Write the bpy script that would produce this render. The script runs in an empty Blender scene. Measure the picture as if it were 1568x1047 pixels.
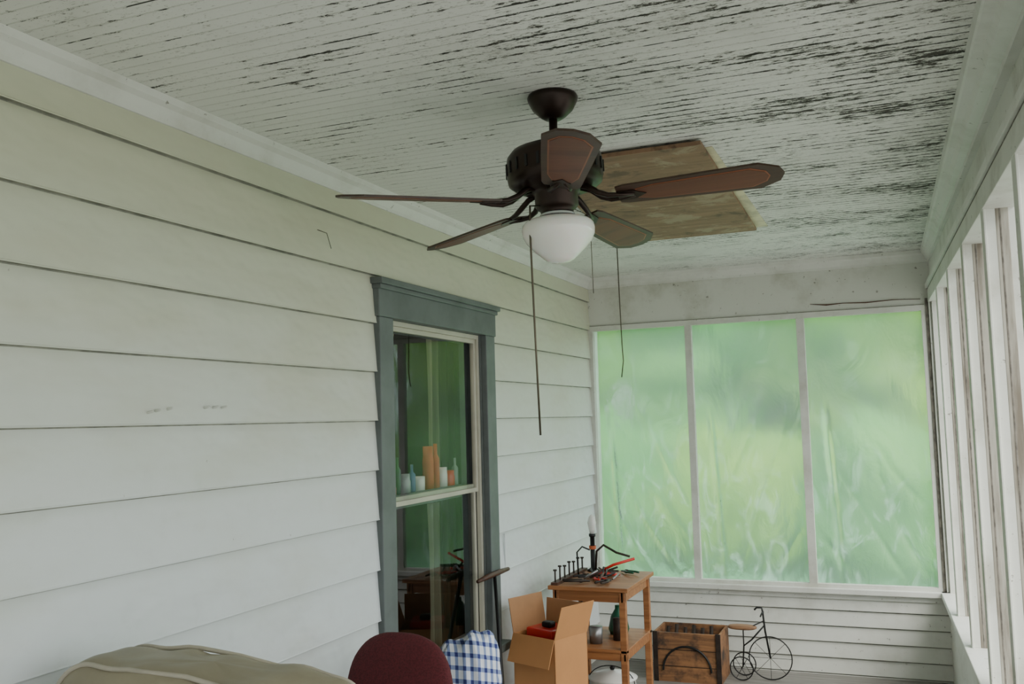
import bpy, bmesh, math, random
from mathutils import Vector, Matrix
from mathutils import noise as N
random.seed(7)
COL=bpy.context.scene.collection

# ---------------------------------------------------------------- materials
class NB:
    def __init__(s,name):
        s.m=bpy.data.materials.new(name); s.m.use_nodes=True
        s.t=s.m.node_tree; s.n=s.t.nodes; s.n.clear()
        s.out=s.n.new('ShaderNodeOutputMaterial')
        s.tc=s.n.new('ShaderNodeTexCoord')
    def link(s,a,b): s.t.links.new(a,b)
    def setin(s,node,i,v):
        if v is None: return
        if isinstance(v,bpy.types.NodeSocket): s.link(v,node.inputs[i])
        else: node.inputs[i].default_value=v
    def math(s,op,a,b=None,c=None,clamp=False):
        n=s.n.new('ShaderNodeMath'); n.operation=op; n.use_clamp=clamp
        s.setin(n,0,a); s.setin(n,1,b); s.setin(n,2,c); return n.outputs[0]
    def mp(s,scale=(1,1,1),loc=(0,0,0),rot=(0,0,0),src='Object'):
        n=s.n.new('ShaderNodeMapping'); s.link(s.tc.outputs[src],n.inputs[0])
        n.inputs['Scale'].default_value=scale; n.inputs['Location'].default_value=loc; n.inputs['Rotation'].default_value=rot
        return n.outputs[0]
    def noise(s,vec,scale=5,detail=4,rough=.55,dist=0.):
        n=s.n.new('ShaderNodeTexNoise'); s.link(vec,n.inputs['Vector']); n.inputs['Scale'].default_value=scale
        n.inputs['Detail'].default_value=detail; n.inputs['Roughness'].default_value=rough; n.inputs['Distortion'].default_value=dist
        return n.outputs['Fac']
    def rng(s,v,a,b,c=0.,d=1.,smooth=True):
        n=s.n.new('ShaderNodeMapRange'); n.interpolation_type='SMOOTHSTEP' if smooth else 'LINEAR'
        s.setin(n,0,v); s.setin(n,1,a); s.setin(n,2,b); s.setin(n,3,c); s.setin(n,4,d); return n.outputs[0]
    def mix(s,f,a,b):
        n=s.n.new('ShaderNodeMix'); n.data_type='RGBA'
        s.setin(n,0,f)
        for i,v in ((6,a),(7,b)):
            if isinstance(v,tuple): n.inputs[i].default_value=(v[0],v[1],v[2],1)
            else: s.link(v,n.inputs[i])
        return n.outputs[2]
    def sep(s,v=None):
        n=s.n.new('ShaderNodeSeparateXYZ'); s.link(v if v is not None else s.tc.outputs['Object'],n.inputs[0]); return n.outputs
    def bump(s,h,st=.3,d=.01):
        n=s.n.new('ShaderNodeBump'); s.link(h,n.inputs['Height']); n.inputs['Strength'].default_value=st; n.inputs['Distance'].default_value=d
        return n.outputs[0]
    def pbsdf(s,col,rough=.6,metal=0.,bump=None,spec=.5,**k):
        p=s.n.new('ShaderNodeBsdfPrincipled')
        if isinstance(col,tuple): p.inputs['Base Color'].default_value=(*col[:3],1)
        else: s.link(col,p.inputs['Base Color'])
        s.setin(p,'Roughness',rough); p.inputs['Metallic'].default_value=metal; p.inputs['Specular IOR Level'].default_value=spec
        if bump is not None: s.link(bump,p.inputs['Normal'])
        for kk,v in k.items(): p.inputs[kk.replace('_',' ')].default_value=v
        return p.outputs[0]
    def ms(s,fac,a,c):
        n=s.n.new('ShaderNodeMixShader'); s.setin(n,0,fac); s.link(a,n.inputs[1]); s.link(c,n.inputs[2]); return n.outputs[0]
    def done(s,sh): s.link(sh,s.out.inputs[0]); return s.m

def simple(name,col,rough=.6,metal=0.,var=.25,scale=6.,vec=(1,1,1),bst=.15,spec=.5,col2=None,trans=0,**k):
    b=NB(name); v=b.mp(vec); n=b.noise(v,scale,5,.6)
    c2=col2 if col2 else tuple(c*(1-var) for c in col)
    c=b.mix(b.rng(n,.35,.7),col,c2)
    sh=b.pbsdf(c,rough,metal,b.bump(n,bst,.004),spec,**k)
    if trans:
        t=b.n.new('ShaderNodeBsdfTranslucent'); b.link(c,t.inputs[0]); sh=b.ms(trans,sh,t.outputs[0])
    return b.done(sh)

def wood(name,c1,c2,axis=0,rough=.55,sc=30):
    b=NB(name); s=[sc]*3; s[axis]=sc*.06
    v=b.mp(tuple(s)); n=b.noise(v,1.,6,.65,.6); n2=b.noise(b.mp((3,3,3)),2,3)
    c=b.mix(b.rng(n,.35,.65),c1,c2); c=b.mix(b.math('MULTIPLY',n2,.35),c,tuple(x*.5 for x in c1))
    return b.done(b.pbsdf(c,rough,0,b.bump(n,.2,.003)))

def m_siding():
    b=NB('painted_siding'); X=b.sep()
    st=b.noise(b.mp((1,.9,2.6)),1.3,4,.55); fine=b.noise(b.mp((1,1,1)),14,5,.6)
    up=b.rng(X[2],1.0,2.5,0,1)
    # shading painted into the colour just under each lap (courses 0.203 m high)
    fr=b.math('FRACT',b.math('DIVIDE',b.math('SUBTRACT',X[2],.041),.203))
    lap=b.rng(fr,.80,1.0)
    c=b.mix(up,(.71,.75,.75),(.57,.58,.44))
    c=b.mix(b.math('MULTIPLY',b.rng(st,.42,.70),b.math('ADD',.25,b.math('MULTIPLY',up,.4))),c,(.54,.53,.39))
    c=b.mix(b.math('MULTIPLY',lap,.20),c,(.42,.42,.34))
    sp=b.noise(b.mp((1,1,1)),30,3,.6); c=b.mix(b.math('MULTIPLY',b.rng(sp,.74,.79),.5),c,(.25,.22,.17))
    c=b.mix(b.math('MULTIPLY',b.rng(fine,.5,.8),.12),c,(.45,.45,.38))
    dents=b.noise(b.mp((1,2.2,4)),2.2,2,.5)
    h=b.math('ADD',b.math('MULTIPLY',dents,1.),b.math('MULTIPLY',fine,.04))
    return b.done(b.pbsdf(c,.5,0,b.bump(h,.35,.05),.35))
def m_ceiling():
    b=NB('peeling_beadboard_paint'); X=b.sep(); y=X[1]; x=X[0]
    fr=b.math('FRACT',b.math('DIVIDE',y,.048))
    d=b.math('ABSOLUTE',b.math('SUBTRACT',fr,.5))
    g=b.rng(d,.41,.48); gb=b.rng(d,.25,.5)
    big=b.noise(b.mp((1,1,1),(3.1,1.7,0)),.9,3,.5)
    mid=b.noise(b.mp((1,2.2,1),(5.1,2.7,0)),2.1,4,.6)
    xg=b.rng(x,.2,2.3,-.02,.085,False)
    yg=b.rng(y,1.2,5.,.0,.015,False)
    dens=b.math('ADD',b.math('ADD',b.math('MULTIPLY',b.math('SUBTRACT',mid,.5),.45),xg),yg)
    n1=b.noise(b.mp((4.2,17,1)),1.,7,.72); n1=b.math('ADD',n1,dens)
    dash=b.math('MULTIPLY',g,b.rng(n1,.578,.588))
    n2=b.noise(b.mp((20,62,1)),1.,7,.8); n2=b.math('ADD',b.math('ADD',n2,b.math('MULTIPLY',dens,1.0)),b.math('MULTIPLY',gb,.08))
    chip=b.rng(n2,.662,.674)
    n3=b.noise(b.mp((45,120,1)),1.,4,.8); n3=b.math('ADD',n3,b.math('MULTIPLY',dens,.6)); fl=b.rng(n3,.60,.63)
    mil=b.noise(b.mp((1.2,1.2,1),(9,4,0)),1.3,5,.65); mil=b.rng(b.math('ADD',mil,b.math('MULTIPLY',xg,1.2)),.52,.8)
    c=b.mix(b.math('MULTIPLY',big,.5),(.77,.78,.73),(.63,.65,.59))
    c=b.mix(b.math('MULTIPLY',mil,.36),c,(.32,.32,.28))
    c=b.mix(b.math('MULTIPLY',g,.2),c,(.25,.24,.19))
    c=b.mix(b.math('MULTIPLY',fl,.5),c,(.17,.155,.12))
    c=b.mix(b.math('MULTIPLY',chip,.95),c,(.035,.028,.022))
    c=b.mix(dash,c,(.008,.007,.006))
    h=b.math('SUBTRACT',b.math('MULTIPLY',n2,.25),b.math('ADD',b.math('MULTIPLY',g,.4),b.math('MULTIPLY',chip,.3)))
    return b.done(b.pbsdf(c,.75,0,b.bump(h,.6,.006),.25))
def m_trim(name='white_trim_paint',c0=(.70,.71,.66),dirt=.4):
    b=NB(name); n=b.noise(b.mp((1,1,1)),3,6,.65); f=b.noise(b.mp((1,1,1)),28,4,.7)
    c=b.mix(b.math('MULTIPLY',b.rng(n,.45,.75),dirt),c0,(.38,.37,.30))
    c=b.mix(b.math('MULTIPLY',b.rng(f,.65,.70),.7),c,(.13,.11,.085))
    return b.done(b.pbsdf(c,.55,0,b.bump(f,.2,.004),.35))
def m_plastic():
    b=NB('plastic_sheeting')
    f=b.noise(b.mp((2.4,1,1.3),(0,0,0),(0,.12,0)),1.8,4,.5,.6)
    f2=b.noise(b.mp((4,1,2.0),(0,0,0),(0,-.6,0)),1.6,5,.6,1.6)
    X=b.sep(); low=b.rng(X[2],1.9,.6)
    h=b.math('ADD',f,b.math('MULTIPLY',b.math('MULTIPLY',f2,low),.5))
    nb=b.bump(h,.5,.04)
    wr=b.math('MULTIPLY',b.rng(f2,.50,.70,0,1),b.math('ADD',b.math('MULTIPLY',low,.8),.2))
    tr=b.n.new('ShaderNodeBsdfTransparent'); tr.inputs[0].default_value=(.92,.98,.95,1)
    tl=b.n.new('ShaderNodeBsdfTranslucent'); tl.inputs[0].default_value=(.72,.93,.86,1); b.link(nb,tl.inputs['Normal'])
    df=b.n.new('ShaderNodeBsdfDiffuse'); df.inputs[0].default_value=(.6,.78,.72,1); b.link(nb,df.inputs['Normal'])
    gl=b.n.new('ShaderNodeBsdfGlossy'); gl.inputs['Roughness'].default_value=.22; b.link(nb,gl.inputs['Normal'])
    rf=b.n.new('ShaderNodeBsdfRefraction'); rf.inputs[0].default_value=(.86,1,.93,1); rf.inputs['Roughness'].default_value=.30; rf.inputs['IOR'].default_value=1.2; b.link(nb,rf.inputs['Normal'])
    a=b.ms(b.math('ADD',.20,b.math('MULTIPLY',wr,.45)),rf.outputs[0],tl.outputs[0])
    a=b.ms(.08,a,tr.outputs[0]); a=b.ms(.09,a,df.outputs[0]); a=b.ms(.05,a,gl.outputs[0])
    return b.done(a)
def m_glass():
    b=NB('window_glass'); tr=b.n.new('ShaderNodeBsdfTransparent'); tr.inputs[0].default_value=(.84,.87,.85,1)
    gl=b.n.new('ShaderNodeBsdfGlossy'); gl.inputs['Roughness'].default_value=.01; gl.inputs[0].default_value=(.85,.85,.9,1)
    lw=b.n.new('ShaderNodeLayerWeight'); lw.inputs[0].default_value=.5
    fac=b.math('ADD',b.math('MULTIPLY',b.math('POWER',lw.outputs['Facing'],4.0),.75),.05)
    return b.done(b.ms(fac,tr.outputs[0],gl.outputs[0]))
def m_plaid():
    b=NB('blue_plaid_cloth'); X=b.sep()
    def st(v,p,w):
        fr=b.math('FRACT',b.math('DIVIDE',v,p)); return b.math('LESS_THAN',fr,w)
    a=st(b.math('ADD',X[0],b.math('MULTIPLY',X[1],.6)),.036,.42); c=st(b.math('ADD',X[2],b.math('MULTIPLY',X[1],.3)),.055,.34)
    s=b.math('MULTIPLY',b.math('ADD',a,c),.5)
    n=b.n.new('ShaderNodeValToRGB'); b.link(s,n.inputs[0]); e=n.color_ramp.elements
    n.color_ramp.interpolation='CONSTANT'; e[0].color=(.78,.80,.85,1); e[1].position=.75; e[1].color=(.03,.04,.17,1); k=e.new(.4); k.color=(.24,.30,.50,1)
    return b.done(b.pbsdf(n.outputs[0],.9))
def m_crate():
    b=NB('weathered_crate_wood'); n=b.noise(b.mp((2,30,30)),1.,6,.7,.5); n2=b.noise(b.mp((1,1,1)),9,4,.6)
    c=b.mix(b.rng(n,.3,.7),(.34,.16,.065),(.14,.065,.03)); c=b.mix(b.rng(n2,.48,.72),c,(.045,.028,.02))
    return b.done(b.pbsdf(c,.7,0,b.bump(n,.4,.004)))
def m_panel():
    b=NB('water_stained_plywood'); n=b.noise(b.mp((1.5,18,1)),1.,6,.65,.5); n2=b.noise(b.mp((1,1,1)),4.2,6,.7,.4)
    c=b.mix(b.rng(n,.3,.7),(.28,.165,.095),(.17,.10,.056)); c=b.mix(b.math('MULTIPLY',b.rng(n2,.52,.62),.6),c,(.36,.30,.20)); c=b.mix(b.math('MULTIPLY',b.rng(n2,.46,.36),.7),c,(.07,.042,.025))
    return b.done(b.pbsdf(c,.7,0,b.bump(n,.3,.003)))
def m_leaf(name,c1,c2,sc=1.3):
    b=NB(name); n=b.noise(b.mp((1,1,1)),sc,5,.6); n2=b.noise(b.mp((1,1,1)),sc*9,4,.7)
    c=b.mix(b.rng(n,.38,.62),c1,c2); c=b.mix(b.math('MULTIPLY',b.rng(n2,.5,.7),.4),c,tuple(x*.35 for x in c1))
    p=b.pbsdf(c,.8,0,b.bump(n2,.8,.1),.1)
    t=b.n.new('ShaderNodeBsdfTranslucent'); b.link(c,t.inputs[0])
    return b.done(b.ms(.3,p,t.outputs[0]))

M=dict(
 siding=m_siding(), ceil=m_ceiling(), trim=m_trim(), trimd=m_trim('dirty_white_trim',(.64,.65,.59),.65), plastic=m_plastic(), glass=m_glass(),
 plaid=m_plaid(), crate=m_crate(), panel=m_panel(),
 casing=simple('grey_green_paint',(.125,.145,.140),.5,var=.25), alum=simple('cream_aluminium',(.50,.48,.38),.4,var=.15),
 cream=simple('bare_cream_board',(.70,.66,.44),.7,var=.4,scale=9),
 grime=simple('grimy_joint',(.20,.18,.15),.8,var=.6,scale=25), lap=simple('lap_shade',(.34,.34,.28),.8,var=.5,scale=9),  # lap: dark strip that paints in the shade line below each course
 post=simple('shaded_streaky_post',(.40,.38,.32),.8,vec=(6,6,.6),scale=5,col2=(.17,.145,.11)),  # shade of the post sides put into a streaky grey-brown
 floor=simple('grey_floor_paint',(.26,.25,.23),.5,var=.4,vec=(1,12,1),scale=3),
 bronze=simple('dark_bronze',(.030,.017,.012),.38,.6,var=.4), blade=wood('dark_blade_wood',(.060,.030,.016),(.032,.016,.010),0,.42,14),
 inset=wood('mahogany_inset',(.145,.048,.022),(.085,.028,.013),0,.45,14), line=simple('inset_bead',(.26,.085,.035),.4),
 milk=simple('milk_glass',(.82,.82,.76),.12,var=.02,bst=0,spec=.7,Subsurface_Weight=.3), chain=simple('brass_chain',(.12,.10,.07),.4,.8),
 vinyl=simple('beige_leather',(.29,.255,.17),.45,var=.2,scale=5,bst=.3), piping=simple('leather_piping',(.46,.42,.33),.5),
 maroon=simple('maroon_upholstery',(.10,.012,.016),.9,var=.45,scale=160,bst=.6), cwood=wood('chair_wood',(.10,.04,.02),(.05,.02,.01)),
 card=simple('cardboard',(.54,.25,.09),.8,var=.12,scale=3), cardin=simple('cardboard_inside',(.42,.22,.10),.85,var=.15),
 oak=wood('oak',(.40,.17,.06),(.25,.095,.032),0), red=simple('red_plastic',(.6,.02,.012),.35,var=.1), green=simple('green_paint',(.01,.10,.05),.4),
 iron=simple('rusty_iron',(.05,.035,.028),.6,.5,var=.5,scale=20), black=simple('black_iron',(.012,.012,.012),.45,.3),
 enamel=simple('white_enamel',(.75,.75,.70),.25,var=.1), curtain=simple('green_curtain',(.07,.09,.05),.9,var=.5,vec=(1,14,.4),scale=2,trans=.3),
 curt2=simple('sheer_curtain',(.26,.27,.18),.9,var=.5,vec=(1,14,.4),scale=2,trans=.4), dark=simple('dark_interior',(.05,.05,.04),.9), orange=simple('orange_label',(.55,.11,.03),.6), bottle=simple('pale_bottle',(.35,.42,.38),.25), blue=simple('blue_label',(.08,.16,.3),.4),
 steel=simple('steel',(.3,.3,.3),.35,.8), seatw=wood('tan_wood',(.36,.2,.1),(.2,.1,.05)),
 gravel=simple('pale_gravel',(.50,.49,.46),.9,var=.2,scale=3),
 grass=m_leaf('lawn_grass',(.18,.46,.22),(.30,.58,.34),.5), leaf1=m_leaf('leaves_bright',(.36,.58,.09),(.16,.40,.06),.35), leaf2=m_leaf('leaves_deep',(.10,.33,.08),(.24,.52,.13),.35),
 bark=simple('bark',(.10,.08,.06),.9),
)
# ---------------------------------------------------------------- mesh helpers
def link(o,parent=None):
    COL.objects.link(o)
    if parent: o.parent=parent
    return o
def empty(name,loc=(0,0,0)):
    o=bpy.data.objects.new(name,None); o.location=loc; o.empty_display_size=.1; return link(o)
class MB:
    """mesh builder with several material slots"""
    def __init__(s): s.v=[]; s.f=[]; s.mi=[]; s.sm=[]; s.mats=[]
    def mat(s,m):
        if m not in s.mats: s.mats.append(m)
        return s.mats.index(m)
    def add(s,vs,fs,m,T=None,smooth=False):
        o=len(s.v); s.v+= [tuple(T@Vector(v)) if T is not None else tuple(v) for v in vs]
        k=s.mat(m)
        for f in fs: s.f.append([i+o for i in f]); s.mi.append(k); s.sm.append(smooth)
    def box(s,lo,hi,m,T=None):
        x0,y0,z0=lo; x1,y1,z1=hi
        s.add([(x0,y0,z0),(x1,y0,z0),(x1,y1,z0),(x0,y1,z0),(x0,y0,z1),(x1,y0,z1),(x1,y1,z1),(x0,y1,z1)],
              [(0,3,2,1),(4,5,6,7),(0,1,5,4),(1,2,6,5),(2,3,7,6),(3,0,4,7)],m,T)
    def lathe(s,prof,m,c=(0,0,0),seg=40,T=None):
        vs=[];fs=[]
        for r,z in prof:
            for i in range(seg):
                a=2*math.pi*i/seg; vs.append((c[0]+r*math.cos(a),c[1]+r*math.sin(a),c[2]+z))
        for j in range(len(prof)-1):
            for i in range(seg):
                k=(i+1)%seg; fs.append((j*seg+i,j*seg+k,(j+1)*seg+k,(j+1)*seg+i))
        s.add(vs,fs,m,T,True)
    def tube(s,pts,r,m,seg=10,T=None,closed=False,cap=True):
        pts=[Vector(p) for p in pts]; n=len(pts); vs=[];fs=[]
        rr=r if isinstance(r,(list,tuple)) else [r]*n
        up=None
        for i,p in enumerate(pts):
            if closed: t=(pts[(i+1)%n]-pts[i-1]).normalized()
            else: t=(pts[min(i+1,n-1)]-pts[max(i-1,0)]).normalized()
            if up is None:
                a=Vector((0,0,1)) if abs(t.z)<.9 else Vector((1,0,0)); up=t.cross(a).normalized()
            else: up=(up-t*up.dot(t)).normalized()
            w=t.cross(up)
            for j in range(seg):
                a=2*math.pi*j/seg; vs.append(tuple(p+(up*math.cos(a)+w*math.sin(a))*rr[i]))
        for i in range(n if closed else n-1):
            for j in range(seg):
                k=(j+1)%seg; i2=(i+1)%n; fs.append((i*seg+j,i*seg+k,i2*seg+k,i2*seg+j))
        if cap and not closed: fs.append(tuple(range(seg))[::-1]); fs.append(tuple((n-1)*seg+j for j in range(seg)))
        s.add(vs,fs,m,T,True)
    def prism(s,poly,z0,z1,m,T=None):
        n=len(poly); vs=[(x,y,z0) for x,y in poly]+[(x,y,z1) for x,y in poly]
        fs=[tuple(range(n))[::-1],tuple(range(n,2*n))]+[(i,(i+1)%n,(i+1)%n+n,i+n) for i in range(n)]
        s.add(vs,fs,m,T)
    def extr(s,A,B,m):
        n=len(A); fs=[(i,(i+1)%n,(i+1)%n+n,i+n) for i in range(n)]+[tuple(range(n))[::-1],tuple(range(n,2*n))]
        s.add(list(A)+list(B),fs,m)
    def obj(s,name,parent=None,bevel=0,sub=0):
        me=bpy.data.meshes.new(name); me.from_pydata(s.v,[],s.f); 
        for m in s.mats: me.materials.append(m)
        for p,k,sm in zip(me.polygons,s.mi,s.sm): p.material_index=k; p.use_smooth=sm
        bm=bmesh.new(); bm.from_mesh(me); bmesh.ops.recalc_face_normals(bm,faces=bm.faces); bm.to_mesh(me); bm.free()
        o=bpy.data.objects.new(name,me); link(o,parent)
        if bevel: b=o.modifiers.new('b','BEVEL'); b.width=bevel; b.segments=2; b.limit_method='ANGLE'
        if sub: b=o.modifiers.new('s','SUBSURF'); b.levels=sub; b.render_levels=sub
        return o
def blob(name,c,size,m,parent=None,power=3.,noise=0.,T=None,nu=48,nv=28,fold=None,nf=6):
    """super-ellipsoid cushion"""
    vs=[];fs=[]
    def sg(x,p): return math.copysign(abs(x)**p,x)
    e=2./power
    for j in range(nv+1):
        ph=-math.pi/2+math.pi*j/nv
        for i in range(nu):
            th=2*math.pi*i/nu
            v=Vector((sg(math.cos(ph),e)*sg(math.cos(th),e)*size[0],sg(math.cos(ph),e)*sg(math.sin(th),e)*size[1],sg(math.sin(ph),e)*size[2]))
            if noise: v+=v.normalized()*noise*N.fractal(v*nf+Vector(c),1.,2.,3)
            if fold: v=fold(v)
            v=(T@v if T else v)+Vector(c); vs.append(tuple(v))
    for j in range(nv):
        for i in range(nu):
            k=(i+1)%nu; fs.append((j*nu+i,j*nu+k,(j+1)*nu+k,(j+1)*nu+i))
    b=MB(); b.add(vs,fs,m,None,True); return b.obj(name,parent)

# ---------------------------------------------------------------- room
H=2.64; D=6.37; YF=-2.6
def wx(y): return 2.24+.03*(D-y)
b=MB(); b.box((-.1,YF,-.1),(2.75,D+.12,0),M['floor']); b.obj('floor')
b=MB(); b.box((-.1,YF,H),(2.75,D+.12,H+.1),M['ceil']); b.obj('ceiling')
WY0,WY1,WZ0,WZ1=3.50,4.50,.52,2.14
b=MB(); zl=[2.274-.203*k for k in range(-1,12)]
edges=[H]+zl
for i in range(len(edges)-1):
    zt,zb=edges[i],max(edges[i+1],0)
    if zt<=0: break
    spans=[(YF,D)]
    if zb<WZ1 and zt>WZ0: spans=[(YF,WY0),(WY1,D)]
    for a,c in spans:
        prof=[(.001,zt),(.0014,zt-.004),(.016,zb+.006),(.018,zb+.002),(.017,zb),(0,zb)]
        n=len(prof)
        vs=[(x,a,z) for x,z in prof]+[(x,c,z) for x,z in prof]
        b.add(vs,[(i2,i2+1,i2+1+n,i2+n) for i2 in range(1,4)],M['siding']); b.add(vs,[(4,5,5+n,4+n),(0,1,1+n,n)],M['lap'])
b.box((-.12,YF,0),(-.0,WY0,H),M['trimd']); b.box((-.12,WY1,0),(0,D,H),M['trimd']); b.box((-.12,WY0,0),(0,WY1,WZ0),M['trimd']); b.box((-.12,WY0,WZ1),(0,WY1,H),M['trimd'])
b.box((.010,4.70,zl[8]+.002),(.019,4.706,zl[7]-.01),M['siding'])
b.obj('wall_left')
b=MB()
def crown_prof(x,s):
    return [(x,H),(x+s*.055,H),(x+s*.05,H-.02),(x+s*.032,H-.03),(x+s*.017,H-.058),(x+s*.016,H-.072),(x,H-.072)]
p=crown_prof(0,1); b.extr([(x,YF,z) for x,z in p],[(x,D,z) for x,z in p],M['trim']); b.obj('trim_1')
b=MB(); b.extr([(0,D-(x),z) for x,z in p],[(2.24,D-(x),z) for x,z in p],M['trim']); b.obj('trim_2')
b=MB()
def rc(y,inner): 
    w=wx(y)-inner
    return [(wx(y),y,H),(inner,y,H),(inner+.006,y,H-.02),(inner+w*.35,y,H-.03),(inner+w*.75,y,H-.062),(inner+w*.76,y,H-.08),(wx(y),y,H-.08)]
b.extr(rc(YF,2.30),rc(D,2.195),M['trim']); b.obj('trim_3')

# back wall
b=MB()
b.box((-.1,D,2.28),(2.35,D+.1,H),M['trimd']); b.box((-.1,D,0),(2.35,D+.1,.50),M['trimd'])
z=.50
while z>0:
    zb=max(z-.098,0); prof=[(0,z),(-.003,z-.008),(-.014,zb+.004),(-.014,zb),(0,zb)]
    vs=[(0,D+y,zz) for y,zz in prof]+[(2.24,D+y,zz) for y,zz in prof]
    b.add(vs,[(i,i+1,i+6,i+5) for i in range(1,3)],M['trim']); b.add(vs,[(0,1,6,5),(3,4,9,8)],M['lap']); z-=.098
b.box((-.1,D,.5),(.03,D+.1,2.28),M['trimd']); b.box((2.185,D,.5),(2.35,D+.1,2.28),M['trimd'])
b.obj('wall_back')
w=empty('window_1',(0,0,0))
b=MB()
for x0,x1 in ((.0,.035),(.69,.735),(1.425,1.475),(2.18,2.21)): b.box((x0,D-.012,.54),(x1,D+.035,2.28),M['trimd'])
b.box((2.205,D-.02,.54),(2.24,D+.02,2.34),M['grime']); b.box((0,D-.0135,2.298),(2.2,D,2.303),M['grime'])
b.box((0,D-.014,2.265),(2.24,D+.03,2.30),M['trimd'])
b.box((0,D-.014,.54),(2.24,D+.03,.562),M['trimd'])
b.tube([(1.52,D-.006,2.352),(1.62,D-.010,2.340),(1.72,D-.006,2.345),(1.86,D-.010,2.338),(2.02,D-.006,2.345),(2.18,D-.006,2.338)],[.002,.005,.003,.004,.003,.002],M['cwood'],6)
b.obj('screen_frame',w,.002)
b=MB(); b.box((0,D-.05,.505),(2.24,D+.03,.54),M['trim']); b.box((0,D-.02,.47),(2.24,D-.0,.505),M['trim']); b.obj('sill',w,.004)
for k,(x0,x1) in enumerate(((.03,.695),(.73,1.43),(1.47,2.185))):
    nx,nz=80,110; vs=[];fs=[]
    for j in range(nz+1):
        for i in range(nx+1):
            u=i/nx; v=j/nz; x=x0+(x1-x0)*u; zz=.55+1.725*v
            e=min(u,1-u)*2; e=min(1,e*3)*min(1,min(v,1-v)*8)
            d=.014*N.noise(Vector((x*3+v*2.,zz*1.0,k*3.)))
            lo=max(0,1-v*1.3)
            q=x*5.5+zz*(3.2 if k!=1 else -2.6)
            d+=lo*.020*(1-abs(N.noise(Vector((q,zz*1.1-x*.6,k+9.)))))**5
            d+=.022*math.exp(-((u-.10-.12*(1-v))/.025)**2)*(1 if v<.5 else max(0,1-(v-.5)*5))
            vs.append((x,D+.04+e*d,zz))
    for j in range(nz):
        for i in range(nx): a=j*(nx+1)+i; fs.append((a,a+1,a+nx+2,a+nx+1))
    b=MB(); b.add(vs,fs,M['plastic'],None,True); b.obj('plastic_sheet_%d'%(k+1),w)

# right wall
ang=math.atan(.03)
TR=Matrix.Translation((wx(D),D,0))@Matrix.Rotation(-math.pi/2+ang,4,'Z')
L=D-YF
b=MB()
b.box((-.05,0,2.34),(L,.1,H),M['trimd'],TR); b.box((-.05,0,0),(L,.1,.50),M['trimd'],TR)
z=.5
while z>0:
    zb=max(z-.098,0); prof=[(0,z),(-.004,z-.012),(-.012,zb+.004),(-.012,zb),(0,zb)]
    vs=[(0,y,zz) for y,zz in prof]+[(L,y,zz) for y,zz in prof]
    b.add(vs,[(i,i+1,i+6,i+5) for i in range(4)],M['trim'],TR); z-=.098
b.box((-.05,0,.5),(.05,.1,2.34),M['trimd'],TR); b.box((L-.15,0,.5),(L,.1,2.34),M['trimd'],TR)
b.obj('wall_right')
w=empty('window_2')
b=MB()
ss=[.0]+[.70+.72*i for i in range(12)]
for s in ss: 
    b.box((s-.022,-.012,.54),(s+.022,.085,2.34),M['trimd'],TR)
    b.box((s-.035,-.018,.54),(s+.035,-.010,2.34),M['trimd'],TR)
    b.box((s-.0235,.020,.54),(s+.0235,.060,2.34),M['post'],TR); b.box((s-.0245,.030,.54),(s+.0245,.037,2.34),M['grime'],TR)  # side faces darkened as painted shade, with a brown streak on top
b.box((0,-.02,2.315),(L,.08,2.345),M['trimd'],TR); b.box((0,-.03,2.40),(L,.0,2.43),M['trim'],TR); b.box((0,-.018,2.345),(L,0,2.40),M['trimd'],TR)
b.box((0,-.019,2.394),(L,0,2.400),M['grime'],TR)
b.obj('screen_posts',w,.002)
b=MB(); b.box((0,-.05,.505),(L,.09,.54),M['trim'],TR); b.box((0,-.02,.46),(L,0,.505),M['trim'],TR); b.obj('sill',w,.004)
b=MB(); b.box((-.1,YF-.1,0),(.35,YF,H),M['trim']); b.box((2.0,YF-.1,0),(2.75,YF,H),M['trim']); b.box((.35,YF-.1,2.2),(2.0,YF,H),M['trim']); b.box((.35,YF-.1,0),(2.,YF,.6),M['trim']); b.obj('wall_front')

# ---------------------------------------------------------------- house window on left wall
w=empty('window_3')
b=MB(); C=M['casing']
b.box((0,3.39,.50),(.032,3.505,2.10),C); b.box((0,4.485,.50),(.032,4.60,2.10),C)
b.box((0,3.38,2.10),(.036,4.61,2.235),C); b.box((0,3.365,2.235),(.06,4.625,2.262),C); b.box((0,3.375,2.215),(.048,4.615,2.236),C)
b.box((-.02,3.36,.47),(.075,4.63,.51),C)
b.box((-.10,3.50,.5),(.0,3.515,2.14),C); b.box((-.10,4.485,.5),(.0,4.50,2.14),C); b.box((-.10,3.5,2.10),(.0,4.5,2.14),C); b.box((-.1,3.5,.5),(0,4.5,.53),C)
b.obj('casing',w,.004)
b=MB(); A=M['alum']
def fr(x0,x1,y0,y1,z0,z1,t,m):
    b.box((x0,y0,z0),(x1,y0+t,z1),m); b.box((x0,y1-t,z0),(x1,y1,z1),m); b.box((x0,y0+t,z0),(x1,y1-t,z0+t),m); b.box((x0,y0+t,z1-t),(x1,y1-t,z1),m)
fr(-.035,-.012,3.515,4.485,.53,2.10,.022,A)
fr(-.045,-.022,3.537,4.463,1.29,2.078,.022,A); fr(-.058,-.038,3.537,4.463,.552,1.33,.022,A)
b.obj('storm_frame',w,.002)
b=MB()
for xx,z0,z1 in ((-.034,1.31,2.06),(-.048,.57,1.31)): b.add([(xx,3.555,z0),(xx,4.445,z0),(xx,4.445,z1),(xx,3.555,z1)],[(0,1,2,3)],M['glass'])
b.obj('glass',w)
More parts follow.
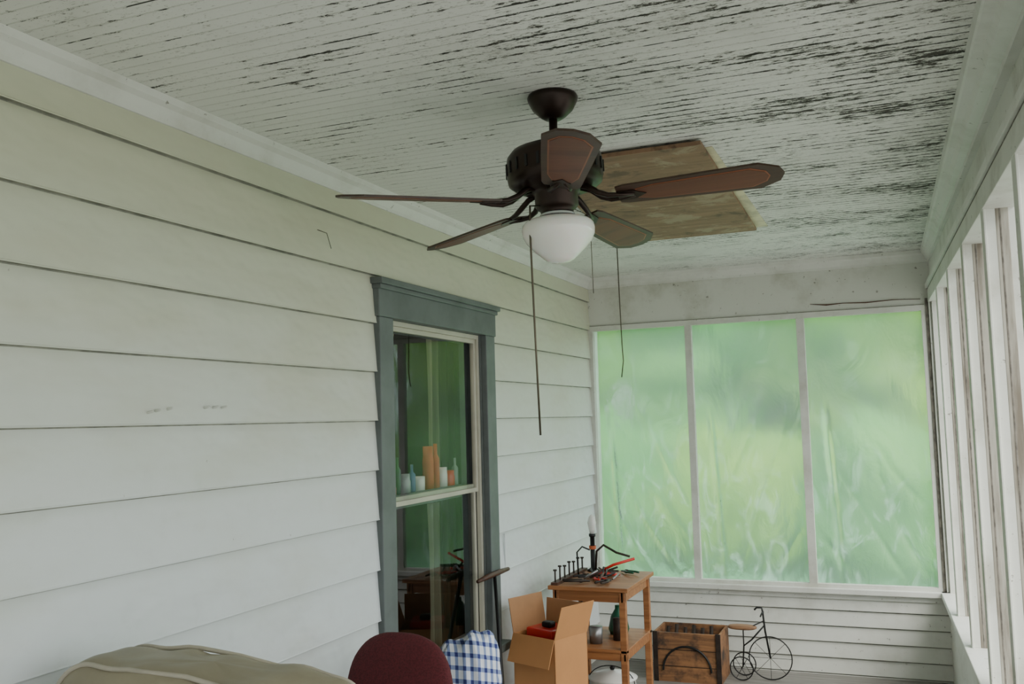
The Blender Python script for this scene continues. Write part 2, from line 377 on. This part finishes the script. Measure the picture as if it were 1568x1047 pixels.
b=MB(); fr(-.11,-.08,3.515,4.485,.53,2.10,.04,C); b.box((-.11,3.55,1.28),(-.08,4.45,1.33),C); b.box((-.30,3.3,1.265),(-.11,4.9,1.285),C); b.obj('inner_sash',w)
def curtain(name,y0,y1,z0,z1,x,m,amp=.022,per=.08,tie=0.):
    n=120;k=20;vs=[];fs=[]
    for j in range(k+1):
        v=j/k
        for i in range(n+1):
            u=i/n; yy=y0+(y1-y0)*u; 
            if tie: yy=y0+(yy-y0)*(1-tie*math.sin(math.pi*min(1,(1-v)*1.1))*.6)
            vs.append((x+amp*math.sin(u*(y1-y0)/per*2*math.pi+.5*math.sin(v*3+u*9)),yy,z0+(z1-z0)*v))
    for j in range(k):
        for i in range(n): a=j*(n+1)+i; fs.append((a,a+1,a+n+2,a+n+1))
    b=MB(); b.add(vs,fs,m,None,True); return b.obj(name,w)
curtain('curtain_1',3.45,3.98,1.29,2.15,-.22,M['curt2'],tie=.45); curtain('curtain_2',4.28,4.42,1.29,2.15,-.22,M['curt2']); curtain('curtain_6',4.42,4.90,1.29,2.15,-.24,M['curtain'])
curtain('curtain_3',3.40,3.85,.4,1.24,-.24,M['curtain']); curtain('curtain_4',4.30,4.45,.4,1.24,-.24,M['curt2']); curtain('curtain_5',4.45,4.95,.4,1.24,-.26,M['curtain'])
b=MB(); b.box((-1.6,2.6,0),(-1.55,6.1,2.6),M['dark']); b.box((-1.6,2.6,0),(-.12,2.65,2.6),M['dark']); b.box((-1.6,6.05,0),(-.12,6.1,2.6),M['dark']); b.box((-1.6,2.6,2.6),(-.12,6.1,2.65),M['dark']); b.box((-1.6,2.6,-.05),(-.12,6.1,0),M['dark']); b.obj('interior_room',w)
b=MB()
for y,h,r,m,kk in ((3.72,.16,.020,'bottle',.4),(3.77,.10,.024,'red',.95),(3.83,.21,.018,'green',.35),(3.90,.13,.028,'bottle',.9),(3.97,.17,.018,'blue',.4),(4.04,.11,.03,'enamel',1.),(4.14,.25,.028,'orange',.9),(4.22,.26,.020,'orange',.5),(4.29,.14,.028,'enamel',.95),(4.37,.12,.03,'red',.9),(4.44,.18,.018,'bottle',.4)):
    b.lathe([(0,0),(r,0),(r,h*.72),(r*kk,h*.80),(r*kk,h),(0,h)],M[m],(-.145,y,1.285),20)
b.obj('bottles',w)
ld=bpy.data.lights.new('interior_fill_light','POINT'); ld.energy=12; ld.color=(1,.9,.7); ld.shadow_soft_size=.12  # added unseen light, brightens the curtains and bottles behind the glass
lo=bpy.data.objects.new('interior_fill_light',ld); link(lo); lo.location=(-.65,3.9,2.3)

# ---------------------------------------------------------------- ceiling hatch
hp=empty('attic_hatch')
b=MB(); b.box((.80,3.43,H-.003),(1.428,5.05,H+.001),M['cream']); b.obj('bare_ceiling_patch',hp)
b=MB(); b.prism([(.78,3.30),(1.41,3.30),(1.373,5.02),(.60,5.02)],H-.026,H-.010,M['panel'])
b.box((.86,3.42,H-.012),(1.36,3.48,H-.003),M['panel']); b.box((.72,4.9,H-.012),(1.36,4.95,H-.003),M['panel']); b.obj('plywood_panel',hp,.002)
b=MB(); b.tube([(.62,4.98,H-.02),(.624,4.98,2.3),(.629,4.98,2.05),(.633,4.98,1.96),(.620,4.98,1.87)],.003,M['chain'],6); b.obj('pull_cord',hp)

# ---------------------------------------------------------------- ceiling fan
FX,FY=1.08,2.653
fan=empty('ceiling_fan',(FX,FY,0))
b=MB()
b.lathe([(0,H),(.074,H),(.078,H-.008),(.076,H-.018),(.062,H-.045),(.040,H-.066),(.026,H-.075),(0,H-.075)],M['bronze'])
b.tube([(0,0,H-.07),(-.002,0,2.46)],.013,M['bronze'],20); b.lathe([(.024,2.515),(.026,2.50),(.024,2.47)],M['bronze'],seg=20)
b.obj('canopy_and_rod',fan)
ta=math.radians(335); tilt=.04
PIV=Vector((0,0,2.40)); axis=Vector((math.sin(ta),-math.cos(ta),0))
TT=Matrix.Translation(PIV)@Matrix.Rotation(tilt,4,axis)@Matrix.Translation(-PIV)
b=MB()
b.lathe([(0,2.482),(.05,2.482),(.10,2.476),(.130,2.464),(.144,2.446),(.147,2.428),(.147,2.388),(.143,2.366),(.125,2.352),(.10,2.342),(.075,2.338),(.066,2.33),(.066,2.295),(.058,2.285),(.050,2.28),(.050,2.262),(.064,2.258),(.064,2.25),(0,2.25)],M['bronze'],seg=64,T=TT)
for i in range(24):
    a=2*math.pi*i/24; T=TT@Matrix.Rotation(a,4,'Z'); b.box((.1455,-.004,2.39),(.1505,.004,2.426),M['black'],T)
b.obj('motor_housing',fan)
b=MB(); b.lathe([(.053,2.268),(.057,2.258),(.078,2.252),(.098,2.246),(.108,2.236),(.111,2.222),(.109,2.204),(.099,2.184),(.080,2.163),(.060,2.144),(.044,2.130),(.028,2.122),(0,2.119)],M['milk'],seg=64,T=TT); b.obj('glass_globe',fan)
outl=[(.19,-.048),(.215,-.056),(.45,-.068),(.60,-.074),(.655,-.040),(.668,0),(.655,.040),(.60,.074),(.45,.068),(.215,.056),(.19,.048)]
inn=[(.25,-.026),(.30,-.040),(.45,-.047),(.575,-.052),(.615,-.028),(.625,0),(.615,.028),(.575,.052),(.45,.047),(.30,.040),(.25,.026)]
ring_=[(.44+(x-.44)*1.022,y*1.09) for x,y in inn]
for i,(da,droop) in enumerate(((4,.2),(82,1.6),(151,.8),(221,.3),(293,.4))):
    a=math.radians(da); T=TT@Matrix.Rotation(a,4,'Z')@Matrix.Translation((0,0,2.305))@Matrix.Rotation(math.radians(droop),4,'Y')@Matrix.Rotation(math.radians(-12),4,'X')
    b=MB(); b.prism(outl,-.003,.003,M['blade'],T); b.prism(ring_,-.0038,-.003,M['line'],T); b.prism(inn,-.0046,-.0038,M['inset'],T); 
    b.prism([(.19,-.03),(.24,-.026),(.275,0),(.24,.026),(.19,.03)],-.007,-.003,M['bronze'],T)
    b.obj('blade_%d'%(i+1),fan)
    b=MB(); R=TT@Matrix.Rotation(a,4,'Z')
    for sgn in (-1,1):
        b.tube([(.075,sgn*.012,2.345),(.105,sgn*.022,2.335),(.135,sgn*.030,2.312),(.165,sgn*.028,2.300),(.20,sgn*.020,2.298),(.24,sgn*.008,2.299)],[.009,.009,.009,.008,.007,.006],M['bronze'],8,R)
    b.obj('blade_arm_%d'%(i+1),fan)
b=MB(); b.tube([(-.035,-.05,2.29),(-.052,-.085,2.285),(-.053,-.087,2.2),(-.047,-.086,1.9),(-.040,-.085,1.605)],.0032,M['chain'],6)
b.tube([(.045,.05,2.29),(.085,.07,2.27),(.088,.07,2.03)],.0012,M['chain'],5)
b.obj('pull_chains',fan)

# ---------------------------------------------------------------- recliner (near left)
rc_=empty('recliner')
T=Matrix.Rotation(math.radians(3),4,'Z')@Matrix.Rotation(math.radians(5.0),4,'Y')
T2=Matrix.Rotation(math.radians(3),4,'Z')
def wr(v):
    d=.003*math.sin(v.x*19+v.z*8+v.y*9)+.003*math.sin(v.x*41-v.z*21); return Vector((v.x,v.y+d*.6,v.z+d*(1 if v.z>0 else 0)))
CC=Vector((.475,1.80,.836)); SZ=(.385,.14,.27)
blob('back_cushion',CC,SZ,M['vinyl'],rc_,5,.010,T,fold=wr,nu=120,nv=60)
blob('back_shell',(.49,1.95,.60),(.39,.07,.42),M['vinyl'],rc_,4,.005,T2)
b=MB()
for yy in (-.72,.72):
    q=(1-abs(yy)**5)**(1/5); pts=[]
    for i in range(61):
        t=math.pi*i/60; cx_,sx_=math.cos(t),math.sin(t)
        v=Vector((math.copysign(abs(cx_)**(2/5),cx_)*SZ[0]*q,yy*SZ[1],abs(sx_)**(2/5)*SZ[2]*q)); pts.append(T@wr(v*1.01)+CC)
    b.tube(pts,.006,M['piping'],8)
b.obj('piping',rc_)
blob('seat',(.50,1.35,.36),(.32,.36,.12),M['vinyl'],rc_,4,.01)
blob('armrest_1',(.14,1.35,.38),(.09,.40,.22),M['vinyl'],rc_,4,.01); blob('armrest_2',(.86,1.35,.38),(.09,.40,.22),M['vinyl'],rc_,4,.01)
b=MB(); b.box((.09,1.02,0.02),(.92,1.95,.28),M['vinyl']); 
for x in (.12,.84):
    for y in (1.08,1.85): b.box((x,y,0),(x+.05,y+.05,.03),M['black'])
b.obj('base',rc_,.02)

# maroon armchair
ch=empty('armchair')
blob('backrest',(.30,3.02,.665),(.215,.05,.235),M['maroon'],ch,2.5,.004,Matrix.Rotation(math.radians(-8),4,'X'))
blob('seat',(.31,2.72,.43),(.24,.27,.05),M['maroon'],ch,4,.003)
b=MB()
for x in (.06,.57):
    b.tube([(x,3.08,.0),(x,3.03,.4),(x,3.05,.66)],.018,M['cwood'],10); b.tube([(x,2.5,.0),(x,2.5,.62)],.018,M['cwood'],10); b.tube([(x,3.06,.67),(x,2.8,.69),(x,2.46,.65)],.02,M['cwood'],10)
b.box((.06,2.49,.36),(.57,2.52,.40),M['cwood']); b.box((.06,3.01,.36),(.57,3.04,.40),M['cwood']); b.obj('frame',ch)

# plaid blanket draped over a stool
st=empty('plaid_blanket')
def foldp(v):
    a=math.atan2(v.y,v.x); k=(1-(v.z+.37)/.74)
    f=1+.10*k*math.sin(a*9)+.05*math.sin(a*17+v.z*9)
    return Vector((v.x*f,v.y*f,v.z+(.010*math.sin(v.x*55+v.y*27)+.30*v.x+.05*v.y)*(1 if v.z>0 else 0)))
blob('drape',(.195,3.80,.358),(.125,.125,.352),M['plaid'],st,5,.014,None,fold=foldp,nu=120,nv=60,nf=11)
# T handle auger
b=MB(); b.tube([(.045,4.49,.865),(.12,4.38,.35),(.16,4.31,.0)],.010,M['black'],8)
b.tube([(.035,4.30,.86),(.04,4.42,.866),(.045,4.55,.868),(.05,4.66,.868)],[.009,.014,.014,.010],M['cwood'],10); b.obj('hand_auger')

# cardboard box
bx=empty('cardboard_box')
T=Matrix.Translation((.385,4.42,0))@Matrix.Rotation(math.radians(68),4,'Z')
W1,W2,HB=.25,.28,.57
b=MB(); t=.004
b.box((0,0,0),(W1,t,HB),M['card'],T); b.box((0,0,0),(t,W2,HB),M['card'],T); b.box((W1-t,0,0),(W1,W2,HB),M['card'],T); b.box((0,W2-t,0),(W1,W2,HB),M['card'],T); b.box((0,0,0),(W1,W2,t),M['cardin'],T)
def flap(p,ax,ang,w,l,m):
    T3=T@Matrix.Translation(p)@Matrix.Rotation(ax,4,'Z')@Matrix.Rotation(math.radians(ang),4,'X')
    b.box((0,-l,-t/2),(w,0,t/2),m,T3)
flap((0,0,HB),0,-72,W1,.17,M['card'])
flap((W1,W2,HB),math.pi,-80,W1,.17,M['cardin'])
flap((0,W2,HB),-math.pi/2,70,W2,.14,M['card'])
flap((W1,0,HB),math.pi/2,-85,W2,.14,M['cardin'])
b.obj('carton',bx)
b=MB(); b.box((.04,.05,.30),(.21,.23,.60),M['red'],T); b.box((.08,.10,.6),(.13,.16,.63),M['black'],T); b.obj('red_toolbox',bx,.01)

# ---------------------------------------------------------------- table
tb=empty('side_table'); O=M['oak']
x0,x1,y0,y1,zt=.20,.610,4.92,5.46,.745
b=MB(); b.box((x0-.02,y0-.02,zt-.022),(x1+.02,y1+.02,zt),O)
for x in (x0,x1-.035):
    for y in (y0,y1-.035): b.box((x,y,0),(x+.035,y+.035,zt-.022),O)
b.box((x0,y0+.005,zt-.08),(x1,y0+.02,zt-.022),O); b.box((x0,y1-.02,zt-.08),(x1,y1-.005,zt-.022),O); b.box((x1-.025,y0,zt-.08),(x1-.01,y1,zt-.022),O); b.box((x0+.01,y0,zt-.08),(x0+.025,y1,zt-.022),O)
b.box((x0,y0,.40),(x1,y1,.418),O); b.box((x1-.02,y0,.36),(x1-.005,y1,.40),O); b.box((x0,y0+.005,.36),(x1,y0+.02,.40),O)
b.obj('table',tb,.003)
z=zt
b=MB()
for i in range(7):
    yy=4.93+i*.08; b.tube([(.215,yy,z),(.215,yy,z+.075+.01*(i%2))],.005,M['iron'],8); b.lathe([(0,0),(.011,0),(.011,.008),(0,.008)],M['iron'],(.215,yy,z+.075+.01*(i%2)),10)
b.box((.195,4.91,z),(.235,5.45,z+.015),M['cwood'])
b.obj('peg_rack',tb)
b=MB()
def plier(x,y,a,m,l=.09):
    T=Matrix.Translation((x,y,z+.012))@Matrix.Rotation(a,4,'Z')
    for s_ in (-1,1):
        b.tube([(l*.5,s_*.003,0),(.0,-s_*.008,0.004),(-l*.3,-s_*.024,.006),(-l,-s_*.018,.01)],[.005,.008,.006,.006],m,8,T)
    b.tube([(0,0,-.006),(0,0,.014)],.009,M['iron'],10,T)
for x,y,a,m in ((.34,5.0,.5,'iron'),(.40,5.10,2.2,'red'),(.32,5.18,1.2,'black'),(.44,5.25,.2,'red'),(.36,5.33,2.9,'iron'),(.48,5.02,1.4,'iron'),(.50,5.36,2.4,'green')): plier(x,y,a,M[m],.10)
b.tube([(.36,5.30,z+.02),(.44,5.30,z+.06),(.55,5.36,z+.09)],.008,M['red'],8)
b.tube([(.30,5.40,z),(.31,5.40,z+.12),(.36,5.38,z+.16),(.44,5.37,z+.12),(.52,5.37,z+.10)],.007,M['iron'],8)
b.tube([(.26,5.2,z),(.255,5.2,z+.14),(.28,5.22,z+.17),(.32,5.24,z+.15)],.005,M['black'],8)
for i in range(20): 
    a=random.random()*3; xx=.30+random.random()*.2; yy=4.98+random.random()*.4; zz=z+.012+.05*random.random()
    b.tube([(xx,yy,z+.01),(xx+.08*math.cos(a),yy+.08*math.sin(a),zz)],.006,M[random.choice(['iron','steel','black','cwood'])],8)
b.obj('hand_tools',tb)
b=MB(); b.lathe([(0,0),(.035,0),(.035,.01),(.014,.02),(.014,.20),(.02,.205),(.02,.22),(0,.22)],M['black'],(.28,5.42,z),20); b.lathe([(0,.22),(.014,.22),(.02,.25),(.026,.285),(.018,.32),(0,.335)],M['enamel'],(.28,5.42,z),16); b.lathe([(.021,.13),(.021,.15)],M['orange'],(.28,5.42,z),16); b.obj('bottle_lamp',tb)
b=MB(); b.lathe([(0,0),(.05,0),(.06,.03),(.045,.10),(.02,.14),(.02,.16),(0,.16)],M['green'],(.46,5.30,.418),20)
b.lathe([(0,0),(.03,0),(.03,.15),(.012,.19),(.012,.22),(0,.22)],M['black'],(.30,5.1,.418),16); b.lathe([(0,0),(.035,0),(.038,.09),(0,.09)],M['steel'],(.40,5.05,.418),18); b.lathe([(0,0),(.03,0),(.03,.12),(0,.12)],M['iron'],(.50,5.15,.418),18)
b.obj('shelf_goods',tb)
pt=empty('enamel_pot')
b=MB(); c=(.43,5.24,.0)
b.lathe([(0,0),(.10,0),(.128,.03),(.135,.12),(.13,.18),(.14,.186),(.14,.192),(.126,.192),(.12,.12),(.11,.02),(0,.015)],M['enamel'],c,48)
b.lathe([(.134,.188),(.141,.19),(.134,.196),(.08,.215),(.03,.228),(0,.23)],M['enamel'],c,48); b.lathe([(0,.23),(.012,.232),(.016,.245),(0,.255)],M['black'],c,16)
b.tube([(c[0]+.137*math.cos(t),c[1]-.03,c[2]+.16+.1*math.sin(t)) for t in [math.pi*i/16 for i in range(17)]],.003,M['black'],6)
b.obj('pot_body',pt)

# ---------------------------------------------------------------- wooden crate
cr=empty('wooden_crate'); K=M['crate']
b=MB(); X0,X1,Y0,Y1,Z0,Z1=.50,.92,5.92,6.22,.0,.30; t=.014
b.box((X0,Y0,Z0),(X1,Y0+t,Z1),K); b.box((X0,Y1-t,Z0),(X1,Y1,Z1),K); b.box((X0,Y0+t,Z0),(X0+t,Y1-t,Z1),K); b.box((X1-t,Y0+t,Z0),(X1,Y1-t,Z1),K); b.box((X0+t,Y0+t,Z0),(X1-t,Y1-t,Z0+t),K)
for x in (X0-.002,X1-.028): b.box((x,Y0-.008,Z0),(x+.03,Y0,Z1+.005),M['iron'])
for zz in (0.095,.195): b.box((X0,Y0-.003,zz),(X1,Y0-.0,zz+.004),M['black'])
b.tube([(.71+.15*math.cos(q),Y0-.006,.07+.15*math.sin(q)) for q in [math.pi*i/20 for i in range(21)]],.007,M['black'],6)
b.obj('crate_box',cr,.002)
b=MB()
for i in range(6): b.tube([(.54+.06*i,6.0+.02*(i%3),.02),(.56+.055*i,6.1,.30+.015*(i%2))],.012,M['iron'],8)
b.obj('crate_contents',cr)
# ---------------------------------------------------------------- iron tricycle ornament
tr=empty('ornamental_tricycle')
b=MB(); I=M['black']; yb=6.12
def ring(x,y,z,r,rad=.004,sp=8):
    b.tube([(x+r*math.cos(q),y,z+r*math.sin(q)) for q in [2*math.pi*i/36 for i in range(36)]],rad,I,6,closed=True)
    for i in range(sp): q=2*math.pi*i/sp; b.tube([(x,y,z),(x+r*math.cos(q),y,z+r*math.sin(q))],.0015,I,5)
ring(1.19,yb,.135,.13); ring(1.02,yb-.06,.075,.07,.004,6); ring(1.02,yb+.06,.075,.07,.004,6)
b.tube([(1.02,yb-.06,.075),(1.02,yb+.06,.075)],.004,I,6)
b.tube([(1.19,yb,.135),(1.165,yb,.30),(1.155,yb,.42),(1.15,yb,.44),(1.12,yb,.44),(1.105,yb,.425)],.006,I,8)
b.tube([(1.15,yb-.07,.40),(1.155,yb,.415),(1.15,yb+.07,.40)],.005,I,8)
b.tube([(1.16,yb,.33),(1.08,yb,.24),(1.03,yb,.20),(1.02,yb,.075)],.005,I,8); b.tube([(1.16,yb,.36),(1.06,yb,.31),(1.0,yb,.30)],.004,I,8); b.tube([(1.03,yb,.2),(1.03,yb,.30)],.004,I,8)
b.obj('iron_frame',tr)
blob('wooden_seat',(1.025,yb,.315),(.09,.04,.016),M['seatw'],tr,2.6)

b=MB()
for y,z in ((2.10,1.70),(2.13,1.705),(2.18,1.71),(2.34,1.715),(2.38,1.715),(2.42,1.715)): b.tube([(.003,y,z),(.032,y,z+.004)],.004,M['siding'],8)
b.tube([(.012,2.97,2.39),(.02,3.02,2.385),(.02,3.05,2.33)],.0013,M['iron'],6)
b.obj('wall_nails')

# ---------------------------------------------------------------- outdoors
b=MB(); b.box((-30,7.6,-.75),(40,60,-.6),M['grass']); b.box((-30,-30,-.75),(40,7.6,-.6),M['gravel']); b.obj('ground')
def tree(name,x,y,h,r,m,n=11):
    e=empty(name,(0,0,0)); b=MB(); b.tube([(x,y,-.6),(x+.1,y,h*.4),(x,y,h*.8)],[.22,.17,.08],M['bark'],10); b.obj('trunk',e)
    for i in range(n):
        a=random.random()*6.28; rr=r*random.random()*.8
        blob('crown_%d'%i,(x+rr*math.cos(a),y+rr*math.sin(a),max(r*.65-.3,h*(.15+.8*i/n))),(r*.6,r*.6,r*.5),m,e,2,.5,None,nu=28,nv=16,nf=1.2)
k=0
for x,y,h,r in ((-6.6,20,5.5,2.3),(-3.2,20.5,5.5,2.1),(1.9,21,5.5,2.3),(5.4,20,5.5,2.3),(8.9,21,5.5,2.4),(-10.4,20,5.5,2.3),(-.4,25.5,3.3,1.9)):
    tree('tree' if k==0 else 'tree.%03d'%k,x,y,h,r,M['leaf1'] if k%2==0 else M['leaf2']); k+=1
he=empty('hedge')
for i in range(7):
    blob('hedge_clump_%d'%i,(-8+2.6*i,13+.4*(i%2),.35),(1.7,1.0,.9+.15*(i%3)),M['leaf2'] if i%3 else M['leaf1'],he,3,.4,None,nu=40,nv=24,nf=1.3)

# ---------------------------------------------------------------- light
wd=bpy.data.worlds.new('overcast_sky'); bpy.context.scene.world=wd; wd.use_nodes=True
bg=wd.node_tree.nodes['Background']; bg.inputs[0].default_value=(.93,.98,1,1); bg.inputs[1].default_value=2.75
sd=bpy.data.lights.new('sun','SUN'); sd.energy=4; sd.angle=math.radians(40); sd.color=(1,.97,.9); so=bpy.data.objects.new('sun',sd); link(so); so.rotation_euler=(math.radians(25),math.radians(40),0)

# ---------------------------------------------------------------- camera
yaw,pitch,roll=.3864,.0836,-.0275
f=Vector((-math.sin(yaw)*math.cos(pitch),math.cos(yaw)*math.cos(pitch),math.sin(pitch))); r=Vector((math.cos(yaw),math.sin(yaw),0)); u=r.cross(f)
r2=r*math.cos(roll)+u*math.sin(roll); u2=-r*math.sin(roll)+u*math.cos(roll)
cd=bpy.data.cameras.new('camera'); co=bpy.data.objects.new('camera',cd); link(co)
mm=Matrix((( r2.x,u2.x,-f.x,2.0031),(r2.y,u2.y,-f.y,0),(r2.z,u2.z,-f.z,1.65),(0,0,0,1))); co.matrix_world=mm
cd.sensor_width=36; cd.lens=1434.75/1568*36; cd.clip_start=.02
bpy.context.scene.camera=co
